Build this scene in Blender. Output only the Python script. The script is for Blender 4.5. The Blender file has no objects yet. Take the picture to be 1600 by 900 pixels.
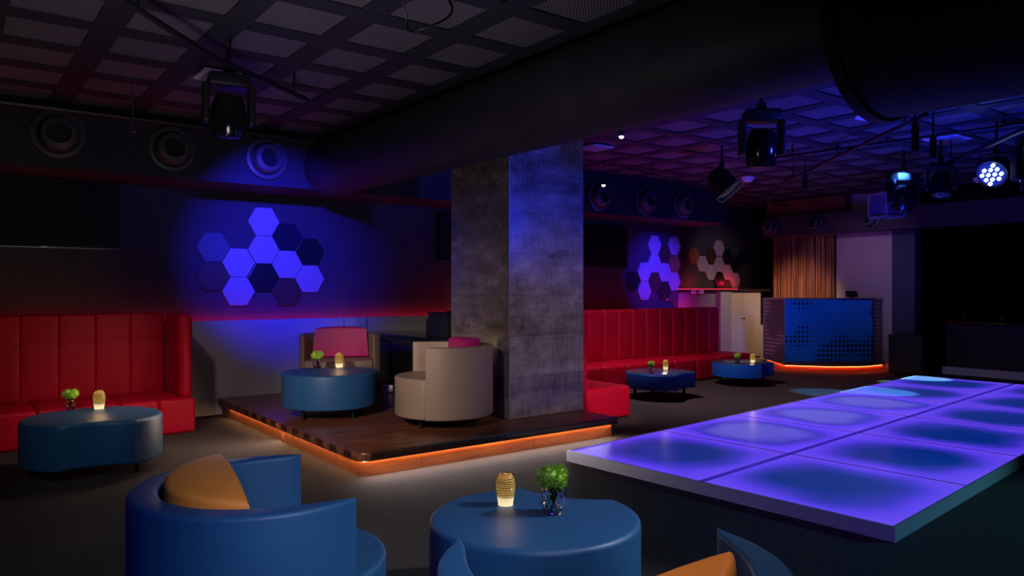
import bpy, bmesh, math, random
from mathutils import Vector, Matrix
random.seed(7)
PI = math.pi
R = math.radians
scn = bpy.context.scene
C = scn.collection

# ------------------------------------------------------------------ camera, world, exposure
TH = math.atan(893/1176.0); CT, ST = math.cos(TH), math.sin(TH)
cam = bpy.data.cameras.new('camera'); cam.sensor_width = 36; cam.lens = 1176/1600*36; cam.clip_start = .05
co = bpy.data.objects.new('camera', cam); C.objects.link(co)
co.location = (0, 0, 1.5); co.rotation_euler = (PI/2, 0, -TH); scn.camera = co
w = bpy.data.worlds.new('world'); scn.world = w; w.use_nodes = True
w.node_tree.nodes['Background'].inputs[0].default_value = (.05, .06, .2, 1)
w.node_tree.nodes['Background'].inputs[1].default_value = .02
scn.view_settings.view_transform = 'Standard'; scn.view_settings.look = 'None'
scn.view_settings.gamma = 1; scn.view_settings.use_curve_mapping = False
scn.view_settings.exposure = 0.0
scn.cycles.use_denoising = True
scn.cycles.max_bounces = 7; scn.cycles.sample_clamp_indirect = 3.0; scn.cycles.caustics_refractive = False; scn.cycles.caustics_reflective = False

def at(px, py, z):                      # the point at height z that the photo shows at this pixel
    d = (1.5-z)*1176/(py-450); r = (px-800)/1176*d
    return Vector((r*CT+d*ST, -r*ST+d*CT, z))
def spot(name, loc, aim, power, col, cone=50, blend=.5, radius=.08):
    l = bpy.data.lights.new(name, 'SPOT'); l.energy = power; l.color = col; l.spot_size = R(cone); l.spot_blend = blend; l.shadow_soft_size = radius
    o = bpy.data.objects.new(name, l); C.objects.link(o); o.location = loc
    o.rotation_euler = (Vector(aim)-Vector(loc)).to_track_quat('-Z', 'Y').to_euler(); return o
def point(name, loc, power, col, radius=.03):
    l = bpy.data.lights.new(name, 'POINT'); l.energy = power; l.color = col; l.shadow_soft_size = radius
    o = bpy.data.objects.new(name, l); C.objects.link(o); o.location = loc; return o
def area(name, loc, aim, power, col, sx, sy):
    l = bpy.data.lights.new(name, 'AREA'); l.energy = power; l.color = col; l.shape = 'RECTANGLE'; l.size = sx; l.size_y = sy
    o = bpy.data.objects.new(name, l); C.objects.link(o); o.location = loc
    o.rotation_euler = (Vector(aim)-Vector(loc)).to_track_quat('-Z', 'Y').to_euler(); return o
NEU = (1, .84, .76); BLU = (.025, .018, 1)
spot('spot_seating', (-1.2, 2.2, 2.95), (3.6, 7.1, .15), 1150, NEU, 27, .9, .2)
spot('spot_left_banquette', (.5, 5.6, 3.1), (1.85, 8.2, .15), 120, (1, .74, .78), 50, 1, .1)
spot('spot_lounge_right', (4.6, .9, 2.9), (1.6, 2.8, .4), 430, (.85, .88, 1), 44, .8, .12)
spot('spot_lounge_front', (.9, -1.3, 2.8), (1.3, 2.65, .55), 420, (.8, .88, 1), 24, .9, .15)
spot('spot_left_table', (-1.4, 2.6, 2.9), (1.0, 6.9, .2), 130, (.85, .92, 1), 17, 1, .15)
spot('spot_lounge_top', (2.0, 1.3, 3.15), (1.5, 1.7, 0), 75, (1, .86, .8), 60, 1, .1)
spot('spot_lounge_left', (-1.0, .4, 2.9), (1.0, 3.2, .3), 85, (.08, .16, 1), 60, .8, .12)
spot('spot_far_seating', (7.2, 7.1, 3.2), (8.6, 6.7, 0), 330, (1, .76, .88), 104, 1, .12)
spot('spot_near_bench', (4.75, 1.6, 3.1), (6.2, 6.5, .2), 900, (1, .8, .8), 13, .7, .1)
spot('spot_column_front', (4.6, -.4, 2.9), (5.0, 5.9, .9), 480, (.95, .74, 1), 26, 1, .15)
spot('spot_column_side', (-.6, 5.2, 2.9), (4.4, 6.6, 1.1), 170, (1, .8, .7), 26, 1, .15)
spot('spot_hex_left', (2.1, 5.95, 3.0), (3.42, 9.4, 1.88), 2000, BLU, 42, 1, .05)
spot('spot_hex_right', (9.3, 6.2, 3.05), (10.45, 9.4, 1.72), 1500, BLU, 30, 1, .05)
spot('spot_column', (7.2, 1.2, 2.4), (5.2, 5.9, 2.75), 620, (.02, .04, 1), 34, .9, .2)
spot('spot_desk_warm', (11.0, 7.9, 3.1), (14.0, 8.75, 1.0), 480, (1, .60, .40), 36, 1, .1)
spot('spot_desk_blue', (9.8, 4.6, 3.0), (13.0, 8.0, .8), 2600, (.05, .2, 1), 24, .6, .1)
spot('spot_desk_violet', (11.0, 6.0, 3.1), (14.0, 7.3, 1.6), 70, (.6, .4, 1), 50, .9, .1)
spot('spot_cabinets', (12.3, 7.4, 3.1), (13.0, 9.4, .9), 170, (1, .66, .42), 60, .9, .1)
spot('spot_bench_violet', (9.6, 5.3, 3.0), (11.5, 8.6, .8), 260, (.12, .08, 1), 30, 1, .1)
spot('spot_dance_a', (10.6, 1.4, 3.15), at(1335, 618, 0), 5000, (.10, .45, 1), 11, .1, .03)
spot('spot_dance_b', (12.9, 2.6, 3.0), at(1440, 590, .1), 4500, (.22, .85, 1), 9, .1, .03)
spot('fill_ceiling_wash', (8.3, 3.8, .3), (8.8, 4.4, 3.3), 520, (.0, .02, 1), 165, 1, .5)  # unseen lamp added above the dance floor, carries its blue glow to the ceiling
spot('spot_ceiling_violet', (9.8, 6.9, 1.3), (10.0, 6.6, 3.3), 8, (.5, .08, .9), 140, 1, .3)
spot('fill_ceiling_lounge', (1.0, 3.4, 1.2), (1.9, 4.8, 3.3), 84, (.9, .85, 1), 140, 1, .4)  # added fill in mid-air, stands in for bounce light on the ceiling
spot('spot_teal', (9.5, -1.6, 2.9), (5.4, 1.6, .1), 900, (.12, .5, .6), 40, .9, .15)
spot('spot_bar', (11.0, 2.6, 3.0), (14.0, 4.6, .1), 55, (.10, .2, 1), 50, 1, .1)
spot('fill_plate', (1.2, 4.9, 1.6), (2.0, 6.05, 3.3), 9, (.45, .15, 1), 24, .8, .05)  # added fill without a fitting, tints the ceiling plate violet
# light strips tucked under the platform edge, washing the carpet
area('platform_edge_left', (2.634, 7.2, .1275), (2.36, 7.2, -.02), 30, (1, .80, .60), .012, 3.5)
area('platform_edge_front', (4.0, 5.434, .1275), (4.0, 5.16, -.02), 20, (.95, .85, .85), 2.7, .012)
spot('spot_floor_edge', (.6, .2, 2.9), (4.9, 3.0, .05), 260, (.16, .10, 1), 30, 1, .15)

# ------------------------------------------------------------------ materials
MATS = {}
def nd(nt, t, **k):
    n = nt.nodes.new(t)
    for a, b in k.items(): setattr(n, a, b)
    return n
def mat(name, col, rough=.5, metal=0, emit=None, es=1, noise=0, nscale=8, bump=0, bscale=60, spec=.5, trans=0, ior=1.45, sheen=0):
    if name in MATS: return MATS[name]
    m = bpy.data.materials.new(name); m.use_nodes = True; nt = m.node_tree; b = nt.nodes['Principled BSDF']
    b.inputs['Base Color'].default_value = (*col, 1); b.inputs['Roughness'].default_value = rough; b.inputs['Metallic'].default_value = metal
    b.inputs['Specular IOR Level'].default_value = spec; b.inputs['IOR'].default_value = ior
    b.inputs['Transmission Weight'].default_value = trans
    if emit: b.inputs['Emission Color'].default_value = (*emit, 1); b.inputs['Emission Strength'].default_value = es
    tc = nd(nt, 'ShaderNodeTexCoord')
    if noise:
        n = nd(nt, 'ShaderNodeTexNoise'); n.inputs['Scale'].default_value = nscale; n.inputs['Detail'].default_value = 6
        nt.links.new(tc.outputs['Object'], n.inputs['Vector'])
        r = nd(nt, 'ShaderNodeValToRGB'); r.color_ramp.elements[0].position = .3; r.color_ramp.elements[1].position = .7
        r.color_ramp.elements[0].color = (*[c*(1-noise) for c in col], 1); r.color_ramp.elements[1].color = (*[min(1, c*(1+noise)) for c in col], 1)
        nt.links.new(n.outputs['Fac'], r.inputs['Fac']); nt.links.new(r.outputs['Color'], b.inputs['Base Color'])
    if bump:
        n = nd(nt, 'ShaderNodeTexNoise'); n.inputs['Scale'].default_value = bscale; n.inputs['Detail'].default_value = 4
        nt.links.new(tc.outputs['Object'], n.inputs['Vector'])
        bp = nd(nt, 'ShaderNodeBump'); bp.inputs['Strength'].default_value = bump; bp.inputs['Distance'].default_value = .01
        nt.links.new(n.outputs['Fac'], bp.inputs['Height']); nt.links.new(bp.outputs['Normal'], b.inputs['Normal'])
    MATS[name] = m; return m
def math_(nt, op, a, b=None, c=None):
    n = nd(nt, 'ShaderNodeMath', operation=op)
    for i, v in enumerate((a, b, c)):
        if v is None: continue
        if isinstance(v, (int, float)): n.inputs[i].default_value = v
        else: nt.links.new(v, n.inputs[i])
    return n.outputs[0]
def sep(nt, out='Object'):
    tc = nd(nt, 'ShaderNodeTexCoord'); s = nd(nt, 'ShaderNodeSeparateXYZ'); nt.links.new(tc.outputs[out], s.inputs[0]); return s.outputs, tc

m_blue = mat('blue_leather', (.017, .085, .215), .44, bump=.12, bscale=220, noise=.06, nscale=3)
m_navy = mat('navy_leather', (.012, .075, .16), .42, bump=.12, bscale=220, noise=.06, nscale=3)
m_beige = mat('taupe_leather', (.27, .190, .135), .47, bump=.12, bscale=220, noise=.05, nscale=3)
m_red = mat('red_leather', (.46, .001, .020), .5, spec=.25, bump=.1, bscale=160, noise=.08, nscale=2)
m_orange = mat('orange_leather', (.90, .28, .038), .5, bump=.1, bscale=220)
m_magenta = mat('magenta_leather', (.50, .012, .16), .5, bump=.1, bscale=220)
m_black = mat('black_metal', (.008, .008, .009), .45)
m_blackgloss = mat('black_gloss', (.006, .006, .007), .12)
m_dark = mat('dark_paint', (.012, .012, .015), .6)
m_legs = mat('black_leg', (.006, .006, .006), .35)
m_wallpaint = mat('wall_paint', (.045, .04, .046), .8, noise=.1)
m_soffit = mat('soffit_paint', (.028, .022, .030), .7, noise=.1, nscale=2)
m_pale = mat('pale_panel', (.34, .32, .33), .55, noise=.04, nscale=2)
m_cream = mat('cream_cabinet', (.55, .47, .40), .5, noise=.04, nscale=2)
m_white = mat('white_plastic', (.8, .8, .8), .5)
m_duct = mat('duct_wrap', (.022, .019, .024), .55, noise=.25, nscale=3, bump=.3, bscale=8)
m_chrome = mat('steel', (.55, .55, .58), .25, 1)
m_alu = mat('brushed_aluminium', (.42, .42, .45), .35, 1, bump=.05, bscale=90)
m_glass = mat('glass', (1, 1, 1), .02, trans=1, ior=1.45)
m_lens = mat('dark_lens', (.01, .01, .02), .05, spec=.8)
m_bluelens = mat('blue_lit_lens', (.01, .01, .02), .1, emit=(.02, .05, 1), es=.35)
m_ledwhite = mat('led_chip', (.2, .3, .9), .3, emit=(.35, .6, 1), es=14)
m_warmdot = mat('lit_bulb', (1, .9, .7), .3, emit=(1, .85, .65), es=12)
m_redled = mat('red_led_strip', (.5, 0, .02), .4, emit=(1, .008, .05), es=15)
m_warmled = mat('warm_led_strip', (.6, .3, .1), .4, emit=(1, .56, .24), es=30)
m_redled2 = mat('amber_red_led_strip', (.6, .1, .02), .4, emit=(1, .13, .035), es=34)
m_screen = mat('tv_screen', (.010, .011, .009), .5, spec=.15)
m_green = mat('foliage', (.36, .60, .05), .7, noise=.3, nscale=40)
m_copper = mat('copper_strand', (.74, .36, .19), .32, .75)
m_candle = mat('candle_wax', (.9, .8, .6), .5, emit=(1, .72, .38), es=7)

# gold candle glass: glows most where the flame sits
m_votive = mat('gold_glass', (.35, .22, .06), .2, emit=(1, .66, .22), es=1)
nt = m_votive.node_tree; b = nt.nodes['Principled BSDF']; o_, tc = sep(nt, 'Generated')
rp = nd(nt, 'ShaderNodeValToRGB'); e = rp.color_ramp.elements; e[0].position = 0; e[0].color = (1, .86, .55, 1); e[1].position = .95; e[1].color = (.20, .10, .015, 1)
q = e.new(.2); q.color = (.95, .75, .42, 1); q = e.new(.36); q.color = (.36, .21, .05, 1)
nt.links.new(o_[2], rp.inputs[0])
wv = nd(nt, 'ShaderNodeTexWave'); wv.bands_direction = 'Z'; wv.inputs['Scale'].default_value = 7; wv.inputs['Distortion'].default_value = 1.6; nt.links.new(tc.outputs['Generated'], wv.inputs['Vector'])
mx = nd(nt, 'ShaderNodeMixRGB', blend_type='MULTIPLY'); mx.inputs[0].default_value = .55
nt.links.new(rp.outputs[0], mx.inputs[1]); nt.links.new(wv.outputs[0], mx.inputs[2]); nt.links.new(mx.outputs[0], b.inputs['Emission Color'])
b.inputs['Emission Strength'].default_value = 1.25

# carpet
m_carpet = mat('carpet', (.052, .040, .037), .9, spec=.12, noise=.35, nscale=55, bump=.6, bscale=140)
# dark timber planks on the platform
def wood(name, c1, c2, rough):
    m = bpy.data.materials.new(name); m.use_nodes = True; nt = m.node_tree; b = nt.nodes['Principled BSDF']
    tc = nd(nt, 'ShaderNodeTexCoord'); mp = nd(nt, 'ShaderNodeMapping'); nt.links.new(tc.outputs['Object'], mp.inputs[0]); mp.inputs['Scale'].default_value = (1.2, 14, 14)
    n = nd(nt, 'ShaderNodeTexNoise'); n.inputs['Scale'].default_value = 2.2; n.inputs['Detail'].default_value = 8; nt.links.new(mp.outputs[0], n.inputs['Vector'])
    r = nd(nt, 'ShaderNodeValToRGB'); r.color_ramp.elements[0].position = .35; r.color_ramp.elements[1].position = .68
    r.color_ramp.elements[0].color = (*c1, 1); r.color_ramp.elements[1].color = (*c2, 1); nt.links.new(n.outputs['Fac'], r.inputs[0])
    bk = nd(nt, 'ShaderNodeTexBrick'); nt.links.new(tc.outputs['Object'], bk.inputs['Vector']); bk.inputs['Scale'].default_value = 1
    bk.inputs['Brick Width'].default_value = 1.2; bk.inputs['Row Height'].default_value = .14; bk.inputs['Mortar Size'].default_value = .003
    bk.inputs['Color1'].default_value = (1, 1, 1, 1); bk.inputs['Color2'].default_value = (.93, .93, .93, 1); bk.inputs['Mortar'].default_value = (.2, .2, .2, 1)
    mx = nd(nt, 'ShaderNodeMixRGB', blend_type='MULTIPLY'); mx.inputs[0].default_value = 1
    nt.links.new(r.outputs[0], mx.inputs[1]); nt.links.new(bk.outputs[0], mx.inputs[2]); nt.links.new(mx.outputs[0], b.inputs['Base Color'])
    b.inputs['Roughness'].default_value = rough; return m
m_wood = wood('dark_timber', (.08, .026, .012), (.22, .072, .034), .32)
m_riser = wood('timber_riser', (.20, .050, .014), (.32, .09, .022), .5)
# column cladding: horizontal boards of worn concrete-look tile
m_col = bpy.data.materials.new('worn_concrete_tile'); m_col.use_nodes = True; nt = m_col.node_tree; b = nt.nodes['Principled BSDF']
tc = nd(nt, 'ShaderNodeTexCoord')
mp = nd(nt, 'ShaderNodeMapping'); nt.links.new(tc.outputs['Object'], mp.inputs[0]); mp.inputs['Scale'].default_value = (1, 1, 2.2)
n1 = nd(nt, 'ShaderNodeTexNoise'); n1.inputs['Scale'].default_value = 2.6; n1.inputs['Detail'].default_value = 10; n1.inputs['Roughness'].default_value = .65; nt.links.new(mp.outputs[0], n1.inputs['Vector'])
mp2 = nd(nt, 'ShaderNodeMapping'); nt.links.new(tc.outputs['Object'], mp2.inputs[0]); mp2.inputs['Scale'].default_value = (26, 26, 3)
n2 = nd(nt, 'ShaderNodeTexNoise'); n2.inputs['Scale'].default_value = 1.6; n2.inputs['Detail'].default_value = 5; nt.links.new(mp2.outputs[0], n2.inputs['Vector'])
f_ = math_(nt, 'ADD', math_(nt, 'MULTIPLY', n1.outputs['Fac'], .7), math_(nt, 'MULTIPLY', n2.outputs['Fac'], .3))
s_ = nd(nt, 'ShaderNodeSeparateXYZ'); nt.links.new(tc.outputs['Object'], s_.inputs[0])
fl = math_(nt, 'FLOOR', math_(nt, 'DIVIDE', s_.outputs[2], .205))
wn = nd(nt, 'ShaderNodeTexWhiteNoise', noise_dimensions='1D'); nt.links.new(fl, wn.inputs['W'])
f_ = math_(nt, 'ADD', f_, math_(nt, 'MULTIPLY', math_(nt, 'SUBTRACT', wn.outputs['Value'], .5), .08))
r = nd(nt, 'ShaderNodeValToRGB'); r.color_ramp.elements[0].position = .36; r.color_ramp.elements[1].position = .66
r.color_ramp.elements[0].color = (.085, .066, .058, 1); r.color_ramp.elements[1].color = (.31, .255, .235, 1); nt.links.new(f_, r.inputs[0])
fr = math_(nt, 'FRACT', math_(nt, 'DIVIDE', s_.outputs[2], .41))
jn = math_(nt, 'GREATER_THAN', fr, .012)
mx = nd(nt, 'ShaderNodeMixRGB'); nt.links.new(jn, mx.inputs[0]); mx.inputs[1].default_value = (.07, .06, .06, 1); nt.links.new(r.outputs[0], mx.inputs[2])
nt.links.new(mx.outputs[0], b.inputs['Base Color'])
nt.links.new(math_(nt, 'ADD', math_(nt, 'MULTIPLY', n1.outputs['Fac'], .3), .10), b.inputs['Roughness'])
bp = nd(nt, 'ShaderNodeBump'); bp.inputs['Strength'].default_value = .15; bp.inputs['Distance'].default_value = .01; nt.links.new(f_, bp.inputs['Height']); nt.links.new(bp.outputs[0], b.inputs['Normal'])
# perforated ceiling cassette
m_perf = bpy.data.materials.new('perforated_ceiling'); m_perf.use_nodes = True; nt = m_perf.node_tree; b = nt.nodes['Principled BSDF']
o_, tc = sep(nt)
a_ = 2*PI/.028
v = math_(nt, 'MULTIPLY', math_(nt, 'SINE', math_(nt, 'MULTIPLY', o_[0], a_)), math_(nt, 'SINE', math_(nt, 'MULTIPLY', o_[1], a_)))
r = nd(nt, 'ShaderNodeValToRGB'); r.color_ramp.elements[0].position = .15; r.color_ramp.elements[1].position = .35
r.color_ramp.elements[0].color = (.035, .03, .035, 1); r.color_ramp.elements[1].color = (.27, .25, .265, 1)
nt.links.new(v, r.inputs[0]); nt.links.new(r.outputs[0], b.inputs['Base Color']); b.inputs['Roughness'].default_value = .6
# lit dance floor panel: LEDs along its edges glow through frosted glass
def lit_panel(name, mid, power):
    m = bpy.data.materials.new(name); m.use_nodes = True; nt = m.node_tree; b = nt.nodes['Principled BSDF']
    o_, tc = sep(nt, 'Generated')
    ns = nd(nt, 'ShaderNodeTexNoise'); ns.inputs['Scale'].default_value = 1.7; ns.inputs['Detail'].default_value = 1
    tw = nd(nt, 'ShaderNodeTexCoord'); nt.links.new(tw.outputs['Object'], ns.inputs['Vector'])
    def edge(a):
        t = math_(nt, 'ABSOLUTE', math_(nt, 'SUBTRACT', math_(nt, 'MULTIPLY', a, 2), 1))
        return math_(nt, 'SUBTRACT', 1, math_(nt, 'POWER', t, 2.3))
    f = math_(nt, 'MULTIPLY', edge(o_[0]), edge(o_[1]))
    f = math_(nt, 'ADD', f, math_(nt, 'MULTIPLY', math_(nt, 'SUBTRACT', ns.outputs['Fac'], .5), .5))
    r = nd(nt, 'ShaderNodeValToRGB'); e = r.color_ramp.elements
    e[0].position = .0; e[0].color = (.15, .065, .95, 1); e[1].position = .86; e[1].color = (*mid, 1)
    q = e.new(.36); q.color = (.10, .045, .88, 1); q = e.new(.60); q.color = (.035, .03, .52, 1)
    nt.links.new(f, r.inputs[0]); nt.links.new(r.outputs[0], b.inputs['Emission Color']); b.inputs['Emission Strength'].default_value = power
    b.inputs['Base Color'].default_value = (.16, .16, .2, 1); b.inputs['Roughness'].default_value = .2
    return m
# desk skin: perforated sheet
def perf_sheet(name, col, hole, rough, metal, cell=.075, du=(1, 0)):
    m = bpy.data.materials.new(name); m.use_nodes = True; nt = m.node_tree; b = nt.nodes['Principled BSDF']
    o_, tc = sep(nt)
    fx = math_(nt, 'SUBTRACT', math_(nt, 'FRACT', math_(nt, 'DIVIDE', math_(nt, 'ADD', math_(nt, 'MULTIPLY', o_[0], du[0]), math_(nt, 'MULTIPLY', o_[1], du[1])), cell)), .5)
    fz = math_(nt, 'SUBTRACT', math_(nt, 'FRACT', math_(nt, 'DIVIDE', o_[2], cell*1.13)), .5)
    d = math_(nt, 'SQRT', math_(nt, 'ADD', math_(nt, 'MULTIPLY', fx, fx), math_(nt, 'MULTIPLY', fz, fz)))
    n = nd(nt, 'ShaderNodeTexNoise'); n.inputs['Scale'].default_value = 1.9; n.inputs['Detail'].default_value = 0; nt.links.new(tc.outputs['Object'], n.inputs['Vector'])
    rad = math_(nt, 'MULTIPLY', math_(nt, 'SUBTRACT', n.outputs['Fac'], .46), 2.6)
    rad = math_(nt, 'MINIMUM', rad, .34)
    h = math_(nt, 'LESS_THAN', d, rad)
    mx = nd(nt, 'ShaderNodeMixRGB'); nt.links.new(h, mx.inputs[0]); mx.inputs[1].default_value = (*col, 1); mx.inputs[2].default_value = (*hole, 1)
    nt.links.new(mx.outputs[0], b.inputs['Base Color']); b.inputs['Roughness'].default_value = rough; b.inputs['Metallic'].default_value = metal
    return m
m_deskblue = perf_sheet('blue_perforated_sheet', (.01, .20, .60), (.002, .006, .02), .4, 0)

# ------------------------------------------------------------------ mesh helpers
def bm_(): return bmesh.new()
def finish(name, bm, m, parent=None, smooth=True, angle=35):
    me = bpy.data.meshes.new(name); bmesh.ops.recalc_face_normals(bm, faces=bm.faces[:]); bm.to_mesh(me); bm.free()
    for mm in (m if isinstance(m, list) else [m]): me.materials.append(mm)
    if smooth:
        for p in me.polygons: p.use_smooth = True
        try: me.set_sharp_from_angle(angle=R(angle))
        except Exception: pass
    o = bpy.data.objects.new(name, me); C.objects.link(o)
    if parent: o.parent = parent
    return o
def box(bm, x0, x1, y0, y1, z0, z1, bev=0, seg=2, M=None):
    vs = [bm.verts.new(Vector(p)) for p in [(x0,y0,z0),(x1,y0,z0),(x1,y1,z0),(x0,y1,z0),(x0,y0,z1),(x1,y0,z1),(x1,y1,z1),(x0,y1,z1)]]
    fs = [bm.faces.new([vs[i] for i in q]) for q in [(3,2,1,0),(4,5,6,7),(0,1,5,4),(1,2,6,5),(2,3,7,6),(3,0,4,7)]]
    if bev:
        es = list({e for f in fs for e in f.edges})
        r = bmesh.ops.bevel(bm, geom=es, offset=bev, segments=seg, profile=.5, affect='EDGES'); vs = list({v for f in r['faces'] for v in f.verts} | {v for v in vs if v.is_valid})
    if M is not None: bmesh.ops.transform(bm, matrix=M, verts=[v for v in vs if v.is_valid])
def cyl(bm, p0, p1, r0, r1=None, n=20, caps=True):
    r1 = r0 if r1 is None else r1; p0, p1 = Vector(p0), Vector(p1); q = (p1-p0).to_track_quat('Z', 'Y').to_matrix()
    A = [bm.verts.new(p0+q@Vector((r0*math.cos(2*PI*i/n), r0*math.sin(2*PI*i/n), 0))) for i in range(n)]
    B = [bm.verts.new(p1+q@Vector((r1*math.cos(2*PI*i/n), r1*math.sin(2*PI*i/n), 0))) for i in range(n)]
    for i in range(n): bm.faces.new((A[i], A[(i+1)%n], B[(i+1)%n], B[i]))
    if caps: bm.faces.new(A[::-1]); bm.faces.new(B)
def lathe(bm, prof, n=32, cx=0, cy=0, faceted=False):
    rings = []
    for k, (r, z) in enumerate(prof):
        off = (PI/n if faceted and k % 2 else 0)
        rings.append([bm.verts.new((cx+max(r, 1e-4)*math.cos(2*PI*i/n+off), cy+max(r, 1e-4)*math.sin(2*PI*i/n+off), z)) for i in range(n)])
    for k in range(len(rings)-1):
        A, B = rings[k], rings[k+1]
        for i in range(n):
            j = (i+1) % n
            if faceted:
                if k % 2 == 0: bm.faces.new((A[i], A[j], B[i])); bm.faces.new((A[j], B[j], B[i]))
                else: bm.faces.new((A[i], B[j], B[i])); bm.faces.new((A[i], A[j], B[j]))
            else: bm.faces.new((A[i], A[j], B[j], B[i]))
    bm.faces.new(rings[0][::-1]); bm.faces.new(rings[-1])
def tube(bm, pts, r, n=8):
    for a, b in zip(pts, pts[1:]): cyl(bm, a, b, r, n=n)
def rbox(bm, x0, x1, y0, y1, z0, z1, r=.03, puff=.0, seams=(), sd=.012, res=12, axis='y'):
    """upholstered block: rounded edges, slightly puffed faces, stitched grooves at heights seams"""
    c = Vector(((x0+x1)/2, (y0+y1)/2, (z0+z1)/2)); h = Vector(((x1-x0)/2, (y1-y0)/2, (z1-z0)/2))
    r = min(r, min(h)*.98); cache = {}
    def nn(L): return max(4, min(26, int(L/.035)+2))
    N = [nn(2*h[i]) for i in range(3)]
    def grid(n, hh):
        ts = [-1+2*i/n for i in range(n+1)]
        e = r/hh
        for s in (.15, .45, .75, 1.):
            ts += [-1+e*s, 1-e*s]
        return sorted(set(round(t, 5) for t in ts if -1 <= t <= 1))
    G = [grid(N[i], h[i]) for i in range(3)]
    def vert(p):
        key = tuple(round(t, 5) for t in p)
        if key in cache: return cache[key]
        q = Vector((p[0]*h.x, p[1]*h.y, p[2]*h.z)); inn = Vector([max(-h[i]+r, min(h[i]-r, q[i])) for i in range(3)])
        d = q-inn
        if d.length > 1e-9: q = inn+d.normalized()*r if d.length > 0 else q
        out = q.copy()
        for i in range(3):
            j, k = (i+1) % 3, (i+2) % 3
            if abs(p[i]) > .999: out[i] += (1 if p[i] > 0 else -1)*puff*(1-p[j]**4)*(1-p[k]**4)
        zc = out.z+c.z
        for s in seams:
            g = math.exp(-((zc-s)/.012)**2)
            out.x -= math.copysign(sd, out.x)*g*(1 if abs(p[0]) > .99 else 0); out.y -= math.copysign(sd, out.y)*g*(1 if abs(p[1]) > .99 else 0)
        v = bm.verts.new(out+c); cache[key] = v; return v
    for i in range(3):
        j, k = (i+1) % 3, (i+2) % 3
        for s in (-1., 1.):
            for a in range(len(G[j])-1):
                for b in range(len(G[k])-1):
                    q = []
                    for u, v in ((a, b), (a+1, b), (a+1, b+1), (a, b+1)):
                        p = [0, 0, 0]; p[i] = s; p[j] = G[j][u]; p[k] = G[k][v]; q.append(vert(p))
                    if len(set(q)) == 4:
                        try: bm.faces.new(q)
                        except ValueError: pass
def prism(bm, pts, z0, z1, bev=0, seg=4, bevbot=None):
    """plan outline lifted to a solid with soft top and bottom edges"""
    n = len(pts); P = [Vector((x, y, 0)) for x, y in pts]
    ar = sum(P[i].x*P[(i+1)%n].y-P[(i+1)%n].x*P[i].y for i in range(n))
    if ar < 0: P.reverse()
    nor = []
    for i in range(n):
        a = (P[i]-P[i-1]).normalized(); b = (P[(i+1)%n]-P[i]).normalized(); t = a+b
        nv = Vector((t.y, -t.x, 0)).normalized(); sc = max(.5, nv.dot(Vector((a.y, -a.x, 0)))); nor.append(nv/sc)
    bb = bev if bevbot is None else bevbot; rows = []
    for k in range(seg+1):
        t = PI/2*k/seg; rows.append((-bb*(1-math.sin(t)), z0+bb*(1-math.cos(t))))
    for k in range(seg+1):
        t = PI/2*k/seg; rows.append((-bev*(1-math.cos(t)), z1-bev*(1-math.sin(t))))
    if not bev and not bb: rows = [(0, z0), (0, z1)]
    rr = [[bm.verts.new(P[i]+nor[i]*o+Vector((0, 0, z))) for i in range(n)] for o, z in rows]
    for A, B in zip(rr, rr[1:]):
        for i in range(n): bm.faces.new((A[i], A[(i+1)%n], B[(i+1)%n], B[i]))
    bm.faces.new(rr[0][::-1]); bm.faces.new(rr[-1])
def tag(o, label, cat, group=None, kind=None):
    o['label'] = label; o['category'] = cat
    if group: o['group'] = group
    if kind: o['kind'] = kind
    return o
def thing(name, label, cat, loc=(0, 0, 0), rz=0, group=None):
    o = bpy.data.objects.new(name, None); C.objects.link(o); o.empty_display_size = .1
    o.location = loc; o.rotation_euler = (0, 0, rz); return tag(o, label, cat, group)
def struct(name, bm, m, smooth=False):
    o = finish(name, bm, m, None, smooth); o['kind'] = 'structure'; return o
def dup(root, loc, rz, label, group=None):
    r = root.copy(); C.objects.link(r); r.location = loc; r.rotation_euler = (0, 0, rz); r['label'] = label
    if group: r['group'] = group
    for ch in list(root.children):
        c = ch.copy(); C.objects.link(c); c.parent = r
        for g in ch.children:
            d = g.copy(); C.objects.link(d); d.parent = c
    return r

# ------------------------------------------------------------------ room shell
XL, XR, YB, YF = -4.5, 16.6, -4.0, 9.4
b = bm_(); box(b, XL, XR, YB, 10.6, -.1, 0); struct('floor', b, m_carpet)
b = bm_(); box(b, XL, XR, YB, 10.6, 3.30, 3.5); struct('ceiling', b, m_perf)
b = bm_(); box(b, XL, 11.07, YF, YF+.15, 0, 3.34); struct('wall_back', b, m_wallpaint)
b = bm_(); box(b, 10.95, XR, 10.4, 10.55, 0, 3.34); struct('wall_niche', b, m_wallpaint)
b = bm_(); box(b, XL-.15, XL, YB, YF, 0, 3.34); struct('wall_left', b, m_wallpaint)
b = bm_(); box(b, XL, XR, YB-.15, YB, 0, 3.34); struct('wall_front', b, m_dark)
b = bm_(); box(b, XR, XR+.15, YB, 10.5, 0, 3.34); struct('wall_right', b, m_blackgloss)
b = bm_(); box(b, 14.0, 14.2, 6.83, 9.32, 0, 3.34); struct('wall_reception', b, m_cream)
b = bm_(); box(b, 14.0, 14.25, 6.42, 6.83, 0, 3.34, .005); struct('wall_pier', b, mat('pier_paint', (.06, .07, .11), .6))
# grid of flat bars under the ceiling cassettes
b = bm_()
k = -9
while 1.49+.664*k < XR:
    x = 1.49+.664*k
    if x > XL: box(b, x, x+.184, YB, YF+1.0, 3.288, 3.302)
    k += 1
k = -15
while 5.76+.664*k < YF+.9:
    y = 5.76+.664*k; box(b, XL, XR, y, y+.176, 3.286, 3.301); k += 1
struct('trim_1', b, mat('ceiling_bar', (.020, .018, .025), .7))
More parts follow.
